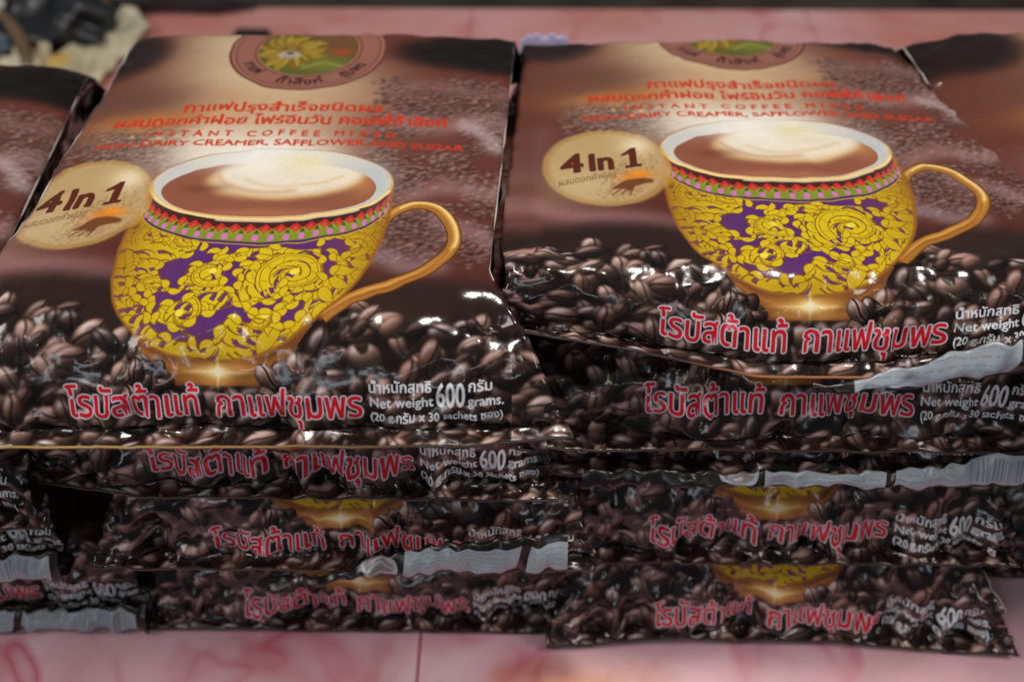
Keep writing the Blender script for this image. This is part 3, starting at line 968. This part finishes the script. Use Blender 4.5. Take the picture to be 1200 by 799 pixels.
def marble_vinyl():
    m, nt, b = nodes('pink_marble_vinyl')
    L = nt.links.new
    tc = nd(nt, 'ShaderNodeTexCoord')

    def noise(scale, detail=4, dist=0.0, rough=0.55):
        n = nd(nt, 'ShaderNodeTexNoise')
        n.inputs['Scale'].default_value = scale; n.inputs['Detail'].default_value = detail
        n.inputs['Distortion'].default_value = dist; n.inputs['Roughness'].default_value = rough
        L(tc.outputs['Object'], n.inputs['Vector'])
        return n

    def ramp(src, stops):
        r = nd(nt, 'ShaderNodeValToRGB')
        e = r.color_ramp.elements
        while len(e) < len(stops): e.new(0.5)
        for k, (p, c) in enumerate(stops):
            e[k].position = p; e[k].color = (*c, 1)
        L(src, r.inputs['Fac'])
        return r

    def mix(fac, a, bb):
        x = nd(nt, 'ShaderNodeMix'); x.data_type = 'RGBA'
        L(fac, x.inputs['Factor'])
        if isinstance(a, tuple): x.inputs['A'].default_value = (*a, 1)
        else: L(a, x.inputs['A'])
        if isinstance(bb, tuple): x.inputs['B'].default_value = (*bb, 1)
        else: L(bb, x.inputs['B'])
        return x.outputs['Result']
    base = ramp(noise(11, 5, 0.8).outputs['Fac'], [(0.30, (0.62, 0.24, 0.30)), (0.42, (0.72, 0.42, 0.47)), (0.55, (0.82, 0.49, 0.57)), (0.7, (0.84, 0.67, 0.72))])
    vein_n = noise(6.5, 3, 1.3)
    sub = nd(nt, 'ShaderNodeMath', operation='SUBTRACT'); L(vein_n.outputs['Fac'], sub.inputs[0]); sub.inputs[1].default_value = 0.5
    ab = nd(nt, 'ShaderNodeMath', operation='ABSOLUTE'); L(sub.outputs[0], ab.inputs[0])
    vein = ramp(ab.outputs[0], [(0.0, (0.9,) * 3), (0.012, (0.6,) * 3), (0.045, (0.0,) * 3)])
    fade = ramp(noise(10, 2).outputs['Fac'], [(0.42, (0.0,) * 3), (0.55, (1.0,) * 3)])
    vm = nd(nt, 'ShaderNodeMath', operation='MULTIPLY'); L(vein.outputs['Color'], vm.inputs[0]); L(fade.outputs['Color'], vm.inputs[1])
    c = mix(vm.outputs[0], base.outputs['Color'], (0.58, 0.10, 0.17))
    # warm salmon patches, stronger towards the rear of the table
    warm = ramp(noise(3.2, 2).outputs['Fac'], [(0.34, (0.1,) * 3), (0.58, (0.85,) * 3)])
    sy = nd(nt, 'ShaderNodeSeparateXYZ'); L(tc.outputs['Object'], sy.inputs[0])
    far = nd(nt, 'ShaderNodeMapRange'); L(sy.outputs['Y'], far.inputs['Value'])
    far.inputs['From Min'].default_value = 0.40; far.inputs['From Max'].default_value = 0.62
    far.inputs['To Min'].default_value = 0.12; far.inputs['To Max'].default_value = 1.0
    wf = nd(nt, 'ShaderNodeMath', operation='MULTIPLY'); L(warm.outputs['Color'], wf.inputs[0]); L(far.outputs[0], wf.inputs[1])
    c = mix(wf.outputs[0], c, (0.60, 0.24, 0.18))
    # an orange patch of the print near the front edge
    vs = nd(nt, 'ShaderNodeVectorMath', operation='SUBTRACT'); L(tc.outputs['Object'], vs.inputs[0]); vs.inputs[1].default_value = (0.030, 0.183, 0)
    vd = nd(nt, 'ShaderNodeVectorMath', operation='MULTIPLY'); L(vs.outputs[0], vd.inputs[0]); vd.inputs[1].default_value = (13, 36, 0)
    ln = nd(nt, 'ShaderNodeVectorMath', operation='LENGTH'); L(vd.outputs[0], ln.inputs[0])
    dn = nd(nt, 'ShaderNodeMath', operation='MULTIPLY_ADD'); L(noise(45, 3).outputs['Fac'], dn.inputs[0]); dn.inputs[1].default_value = 0.7
    L(ln.outputs['Value'], dn.inputs[2])
    spot = ramp(dn.outputs[0], [(0.55, (0.85,) * 3), (1.35, (0.0,) * 3)])
    c = mix(spot.outputs['Color'], c, (0.56, 0.17, 0.07))
    # thin dark red tile lines of the print, 31 cm apart
    sep = nd(nt, 'ShaderNodeSeparateXYZ'); L(tc.outputs['Object'], sep.inputs[0])
    fac = None
    for ax, off in (('X', 0.045), ('Y', 0.02)):
        a = nd(nt, 'ShaderNodeMath', operation='ADD'); L(sep.outputs[ax], a.inputs[0]); a.inputs[1].default_value = off + 0.155
        p = nd(nt, 'ShaderNodeMath', operation='FLOORED_MODULO'); L(a.outputs[0], p.inputs[0]); p.inputs[1].default_value = 0.31
        q = nd(nt, 'ShaderNodeMath', operation='SUBTRACT'); L(p.outputs[0], q.inputs[0]); q.inputs[1].default_value = 0.155
        w = nd(nt, 'ShaderNodeMath', operation='ABSOLUTE'); L(q.outputs[0], w.inputs[0])
        l = nd(nt, 'ShaderNodeMath', operation='LESS_THAN'); L(w.outputs[0], l.inputs[0]); l.inputs[1].default_value = 0.0009
        if fac is None: fac = l
        else:
            mm = nd(nt, 'ShaderNodeMath', operation='MAXIMUM'); L(fac.outputs[0], mm.inputs[0]); L(l.outputs[0], mm.inputs[1]); fac = mm
    lf = nd(nt, 'ShaderNodeMath', operation='MULTIPLY'); L(fac.outputs[0], lf.inputs[0]); lf.inputs[1].default_value = 0.75
    c = mix(lf.outputs[0], c, (0.36, 0.05, 0.08))
    L(c, b.inputs['Base Color'])
    b.inputs['Roughness'].default_value = 0.36
    bp = nd(nt, 'ShaderNodeBump'); bp.inputs['Strength'].default_value = 0.08; bp.inputs['Distance'].default_value = 0.002
    L(noise(9, 2).outputs['Fac'], bp.inputs['Height']); L(bp.outputs['Normal'], b.inputs['Normal'])
    return m


M_TABLE = marble_vinyl()


PACKETS = []


def packet(x, y, z, P, label, flap=None, rz=0.0, cut=None):
    m = list(FILM)
    if cut: m[2] = cut
    o = P.build('coffee_packet', (x, y, z), rz, label, m, flap)
    PACKETS.append(o)
    return o


# left stack, top to bottom
packet(-0.1045, 0.203, 0.148, Packet(0.036, seed=3, ls=0.034, lb=0.014, L=0.252, wave=[(-1, 0, -0.002), (0, 0, 0), (0.7, 0, 0.001), (1, 0.004, 0.002)],
       wl=([0, 0.1, 0.2], [0.004, -0.003, -0.005]), wrt=([0, 0.035, 0.06, 0.22], [0.022, 0.012, 0.000, 0.008]),
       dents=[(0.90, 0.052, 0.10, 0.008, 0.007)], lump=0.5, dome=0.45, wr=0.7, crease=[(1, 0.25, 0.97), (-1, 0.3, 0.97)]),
       'left packet on top of its stack, whole cup and net weight text showing', cut=CUT_GOLD)
packet(-0.0905, 0.213, 0.101, Packet(0.0465, L=0.262, e=0.004, ls=0.036, seed=5, wr=2.0, w0=0.098, wave=[(-1, 0.006, 0.003), (-0.55, 0.0, 0.0), (1, 0, 0.0)]),
       'packet directly under the top left packet, its red lettering in shade')
packet(-0.072, 0.203, 0.063, Packet(0.041, e=0.005, ls=0.03, seed=8, wr=1.9, w0=0.096, shift=-0.004),
       'third packet down in the left stack, its hem curled up over the lettering',
       flap=[0.30, (-0.30, -0.001, 0.001), (0.0, 0.0, 0.005), (0.18, 0.003, 0.011), (0.45, 0.006, 0.0150), (0.7, 0.008, 0.0160), (0.88, 0.0125, 0.0150)])
packet(-0.072, 0.209, 0.0, Packet(0.060, ls=0.045, seed=11, wr=2.2, w0=0.096),
       'bottom packet of the left stack lying on the pink table beside the central gap')
# right stack
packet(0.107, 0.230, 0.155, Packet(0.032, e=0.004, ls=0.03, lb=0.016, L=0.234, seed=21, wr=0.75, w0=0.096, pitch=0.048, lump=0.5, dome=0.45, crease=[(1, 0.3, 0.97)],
       wl=([0, 0.05, 0.23], [0.012, 0.018, 0.008]), wrt=([0, 0.1, 0.23], [0.02, 0.008, -0.016]),
       wave=[(-1, 0.016, 0.010), (-0.6, 0.008, 0.008), (-0.15, 0, 0.0), (0.25, 0.0, 0.001), (1, 0.004, 0.019)]),
       'right packet on top of its stack with a dark curled front hem',
       flap=[0.17, (0.0, -0.001, 0.001), (0.3, 0.000, 0.009), (1.0, -0.006, 0.020)], cut=CUT_ORANGE)
packet(0.105, 0.226, 0.118, Packet(0.034, e=0.003, ls=0.034, L=0.254, seed=24, wr=1.6, w0=0.100, shift=0.0045, wl=([0, 0.2], [0.010, 0.006])),
       'packet under the top right packet, flat front with clear red lettering')
packet(0.106, 0.224, 0.103, Packet(0.020, e=0.004, ls=0.03, seed=26, wr=1.2, w0=0.098),
       'thin packet in the middle of the right stack, grey barcode hem covering its front',
       flap=[-0.02, (-0.75, 0, 0.007), (0.2, 0, 0.0065), (0.6, 0.0005, 0.009), (0.9, 0.003, 0.016)])
packet(0.113, 0.2165, 0.050, Packet(0.050, e=0.003, ls=0.045, seed=29, wr=2.2, w0=0.098),
       'right stack packet second from the table, bright sparkles left of its lettering')
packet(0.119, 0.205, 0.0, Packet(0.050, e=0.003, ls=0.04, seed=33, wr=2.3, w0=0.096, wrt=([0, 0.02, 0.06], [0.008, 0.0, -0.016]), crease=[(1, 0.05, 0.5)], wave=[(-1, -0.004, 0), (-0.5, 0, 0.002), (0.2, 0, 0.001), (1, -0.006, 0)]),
       'bottom packet of the right stack with its pointed right corner on the pink table')
# neighbours cut by the frame
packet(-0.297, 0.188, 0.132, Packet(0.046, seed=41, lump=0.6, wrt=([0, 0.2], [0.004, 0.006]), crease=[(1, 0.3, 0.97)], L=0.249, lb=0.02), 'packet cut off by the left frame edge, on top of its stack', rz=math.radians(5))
packet(-0.296, 0.203, 0.094, Packet(0.038, seed=43, wr=1.6, w0=0.1), 'dark packet under the far left top packet, front mostly hidden in shadow')
packet(-0.295, 0.207, 0.050, Packet(0.044, e=0.006, ls=0.03, seed=45, wr=1.5), 'far left packet second from the table, short white hem end showing',
       flap=[0.0, (-0.6, 0, 0.008), (0.6, 0.001, 0.010), (1.0, 0.003, 0.015)])
packet(-0.275, 0.212, 0.0, Packet(0.050, e=0.004, ls=0.03, seed=47, wr=1.4), 'far left packet lying on the table, white hem along its front edge',
       flap=[0.0, (-0.6, 0, 0.009), (0.6, 0.0, 0.011), (1.0, 0.000, 0.016)])
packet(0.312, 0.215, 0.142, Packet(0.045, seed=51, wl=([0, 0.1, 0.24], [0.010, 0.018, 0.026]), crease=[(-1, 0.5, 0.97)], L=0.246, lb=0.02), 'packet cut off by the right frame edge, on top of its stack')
packet(0.330, 0.215, 0.098, Packet(0.044, seed=53), 'far right packet below the cut off top one, only its corner in frame')
packet(0.335, 0.215, 0.049, Packet(0.048, seed=55), 'far right packet second from the table behind the right stack')
packet(0.328, 0.240, 0.0, Packet(0.048, seed=57), 'far right packet lying on the table behind the pointed corner')

# ------------------------------------------------------------------ table, ground and the clutter behind
def box_mesh(name, x0, x1, y0, y1, z0, z1, mat, bevel=0.0, parent=None, seg=3):
    bm = bmesh.new()
    bmesh.ops.create_cube(bm, size=1)
    for v in bm.verts:
        v.co = ((x0 + x1) / 2 + v.co.x * (x1 - x0), (y0 + y1) / 2 + v.co.y * (y1 - y0), (z0 + z1) / 2 + v.co.z * (z1 - z0))
    if bevel: bmesh.ops.bevel(bm, geom=bm.edges[:], offset=bevel, segments=seg, affect='EDGES', profile=0.5)
    me = bpy.data.meshes.new(name); bm.to_mesh(me); bm.free()
    for p in me.polygons: p.use_smooth = True
    me.materials.append(mat)
    o = bpy.data.objects.new(name, me); C.objects.link(o)
    if parent: o.parent = parent
    return o


def tube(name, pts, rad, mat, parent=None, sides=10):
    p = np.asarray(pts, float); n = len(p)
    rad = np.broadcast_to(np.asarray(rad, float), (n,))
    T = np.gradient(p, axis=0); T /= np.linalg.norm(T, axis=1, keepdims=True)
    up = np.array([0.13, 0.21, 1.0])
    A = np.cross(T, up); A /= np.linalg.norm(A, axis=1, keepdims=True)
    B = np.cross(T, A)
    a = np.linspace(0, 2 * math.pi, sides, endpoint=False)
    V = p[:, None] + rad[:, None, None] * (np.cos(a)[None, :, None] * A[:, None] + np.sin(a)[None, :, None] * B[:, None])
    o = grid_object(name, V, np.zeros(V.shape[:2] + (2,)), [mat], None, parent, close_u=True)
    bm = bmesh.new(); bm.from_mesh(o.data)
    bmesh.ops.holes_fill(bm, edges=[e for e in bm.edges if e.is_boundary], sides=0)
    bm.to_mesh(o.data); bm.free()
    return o


def crumple(name, cx, cy, rx, ry, h, seed, mat, parent=None, loc=(0, 0, 0), rough=0.35, base=0.0):
    """a soft crumpled heap resting on z = base"""
    nu, nv = 72, 30
    th = np.linspace(0, 2 * math.pi, nu, endpoint=False); ph = np.linspace(0.0, 1.0, nv)
    PH, TH = np.meshgrid(ph, th, indexing='ij')
    r = np.sin(PH * math.pi) ** 0.75
    z = 0.5 - 0.5 * np.cos(PH * math.pi)
    n = ridge(vnoise(TH * 9 / 6.283 * 1.0 % 9 + 0.0, PH * 4, seed)) * 0.5 + vnoise(np.cos(TH) * 2.4 + 5, np.sin(TH) * 2.4 + PH * 5, seed + 1)
    n[:, :] *= np.sin(PH * math.pi)
    k = 1 + rough * n
    V = np.stack([cx + rx * r * np.cos(TH) * k, cy + ry * r * np.sin(TH) * k, base + h * np.clip(z * (1 + rough * 0.6 * vnoise(np.cos(TH) * 2 + 9, np.sin(TH) * 2 + 3, seed + 2)), 0, 2)], -1)
    return grid_object(name, V[1:-1] if False else V, np.zeros(V.shape[:2] + (2,)), [mat], None, parent, close_u=True)


def sheet(name, corners, mat, seed, amp=0.006, curl=0.0, parent=None, n=28, thick=0.0008):
    """crumpled sheet through four corner points, with thickness"""
    c = np.array(corners, float)
    u = np.linspace(0, 1, n)
    U, V = np.meshgrid(u, u, indexing='ij')
    P = ((1 - U) * (1 - V))[..., None] * c[0] + (U * (1 - V))[..., None] * c[1] + (U * V)[..., None] * c[2] + ((1 - U) * V)[..., None] * c[3]
    d = amp * (ridge(vnoise(U * 4, V * 4, seed)) * 0.7 + vnoise(U * 9, V * 9, seed + 1) * 0.4 + 0.9)
    P[..., 2] += np.maximum(d, 0)
    lo = P.copy(); lo[..., 2] -= thick
    ring = np.concatenate([P, lo[:, ::-1]], 1)
    o = grid_object(name, ring, np.zeros(ring.shape[:2] + (2,)), [mat], None, parent, close_u=True)
    bm = bmesh.new(); bm.from_mesh(o.data)
    bmesh.ops.holes_fill(bm, edges=[e for e in bm.edges if e.is_boundary], sides=0)
    bm.to_mesh(o.data); bm.free()
    return o


table = empty('table', (0, 0, 0))
tag(table, 'table topped with pink marble patterned vinyl under all the packets', 'table')
box_mesh('tabletop', -1.1, 1.1, -0.10, 0.838, -0.030, 0.0, M_TABLE, 0.004, table)
M_WOOD = plain('dark_table_wood', (0.05, 0.03, 0.02), 0.6, noise=(14, (0.03, 0.018, 0.012), (0.07, 0.04, 0.025)))
for sx in (-1.04, 1.04):
    for sy in (-0.05, 0.785):
        box_mesh('leg', sx - 0.025, sx + 0.025, sy - 0.025, sy + 0.025, -0.75, -0.031, M_WOOD, 0.004, table)
M_GROUND = plain('dark_ground', (0.16, 0.12, 0.09), 0.9, noise=(5, (0.10, 0.075, 0.055), (0.22, 0.17, 0.13)))
g = box_mesh('ground', -6, 6, -3, 9, -0.80, -0.75, M_GROUND)
tag(g, kind='structure')

M_BAG = plain('black_bag_film', (0.012, 0.014, 0.018), 0.35, noise=(9, (0.008, 0.009, 0.012), (0.02, 0.024, 0.032)))
M_BLUE = plain('dark_blue_film', (0.02, 0.05, 0.09), 0.4, noise=(12, (0.012, 0.03, 0.05), (0.05, 0.09, 0.14)))
M_PAPER = plain('cream_paper', (0.55, 0.50, 0.33), 0.75, noise=(16, (0.42, 0.38, 0.24), (0.62, 0.58, 0.42)))
M_STRAP = plain('brown_leather', (0.13, 0.08, 0.04), 0.5, noise=(30, (0.09, 0.055, 0.03), (0.17, 0.11, 0.055)))
M_RED = plain('red_plastic', (0.30, 0.02, 0.02), 0.4)
M_ORANGE = plain('orange_wrapper', (0.55, 0.20, 0.05), 0.45)
M_WHITE = plain('white_paper', (0.55, 0.55, 0.52), 0.7)
M_LAV = plain('lavender_film', (0.40, 0.36, 0.55), 0.35)
M_BLACK = plain('black_plastic', (0.012, 0.012, 0.013), 0.4)

o = crumple('plastic_bag', -0.405, 0.775, 0.050, 0.038, 0.042, 5, M_BAG)
tag(o, 'black crumpled plastic bag heaped behind the left packets', 'bag')
o = crumple('plastic_bag', -0.490, 0.800, 0.055, 0.032, 0.045, 9, M_BLUE)
tag(o, 'dark blue crumpled bag at the top left corner of the table', 'bag')
o = sheet('paper_sheet', [(-0.410, 0.690, 0.001), (-0.348, 0.690, 0.001), (-0.330, 0.785, 0.001), (-0.366, 0.832, 0.001)], M_PAPER, 13, 0.006)
tag(o, 'cream paper sheet standing out behind the left corner of the top packet', 'paper')
o = sheet('paper_sheet', [(-0.560, 0.640, 0.001), (-0.424, 0.640, 0.001), (-0.437, 0.742, 0.001), (-0.560, 0.760, 0.001)], M_PAPER, 17, 0.006)
tag(o, 'pale yellow paper sheet under the brown strap at the left edge', 'paper')
st = tube('strap', smooth_path([(-0.54, 0.765, 0.022), (-0.49, 0.768, 0.032), (-0.452, 0.762, 0.031), (-0.425, 0.735, 0.024), (-0.408, 0.705, 0.012)], 40), 0.0062, M_STRAP)
tag(st, 'curved brown strap lying across the clutter at top left', 'strap')
o = crumple('plastic_bag', -0.452, 0.742, 0.020, 0.016, 0.020, 41, M_BLUE)
tag(o, 'small dark blue bag pressed between the strap and the pale yellow paper', 'bag')
o = sheet('paper_sheet', [(-0.436, 0.700, 0.006), (-0.398, 0.694, 0.006), (-0.396, 0.728, 0.012), (-0.428, 0.736, 0.010)], M_PAPER, 43, 0.006)
tag(o, 'small crumpled cream paper in front of the black bag', 'paper')
o = sheet('plastic_wrapper', [(-0.468, 0.765, 0.036), (-0.442, 0.765, 0.040), (-0.440, 0.792, 0.044), (-0.464, 0.792, 0.042)], M_RED, 21, 0.006)
tag(o, 'small red wrapper lying on top of the dark bags', 'wrapper')
o = sheet('paper_scrap', [(-0.462, 0.752, 0.034), (-0.446, 0.750, 0.033), (-0.442, 0.768, 0.037), (-0.454, 0.770, 0.038)], M_WHITE, 23, 0.003)
tag(o, 'white paper scrap below the red wrapper', 'paper')
o = tube('cloth_roll', smooth_path([(-0.375, 0.822, 0.013), (-0.33, 0.828, 0.015), (-0.285, 0.826, 0.013), (-0.245, 0.832, 0.008)], 40), np.interp(np.linspace(0, 1, len(smooth_path([(-0.375, 0.822, 0.013), (-0.33, 0.828, 0.015), (-0.285, 0.826, 0.013), (-0.245, 0.832, 0.008)], 40))), [0, 0.2, 0.7, 1], [0.008, 0.013, 0.012, 0.005]), M_BAG)
tag(o, 'dark cloth roll lying along the back edge of the pink table', 'cloth')
o = crumple('candy_wrapper', -0.378, 0.822, 0.009, 0.010, 0.014, 25, M_ORANGE)
tag(o, 'small orange wrapper near the back edge of the table', 'wrapper')
o = crumple('candy_wrapper', -0.392, 0.722, 0.013, 0.010, 0.012, 27, plain('yellow_wrapper', (0.55, 0.36, 0.08), 0.5))
tag(o, 'small yellow wrapper between black bag and left packet', 'wrapper')
w = empty('snack_sachet', (0.006, 0.447, 0.1455))
tag(w, 'small lavender sachet with red corner poking up between the two top packets', 'sachet')
# the sachet leans on the rear of the stacks
sheet('sachet_film', [(-0.008, 0.0, -0.005), (0.018, 0.002, -0.005), (0.020, 0.014, 0.021), (-0.006, 0.012, 0.024)], M_LAV, 31, 0.003, parent=w)
sheet('red_corner', [(-0.002, -0.001, 0.012), (0.008, 0.000, 0.012), (0.008, 0.006, 0.0195), (0.000, 0.006, 0.0205)], M_RED, 31, 0.003, parent=w)
o = box_mesh('plastic_case', -0.254, -0.222, 0.758, 0.780, 0.0002, 0.009, M_BLACK, 0.003)
tag(o, 'small black plastic case on the pink table behind the round emblem', 'case')
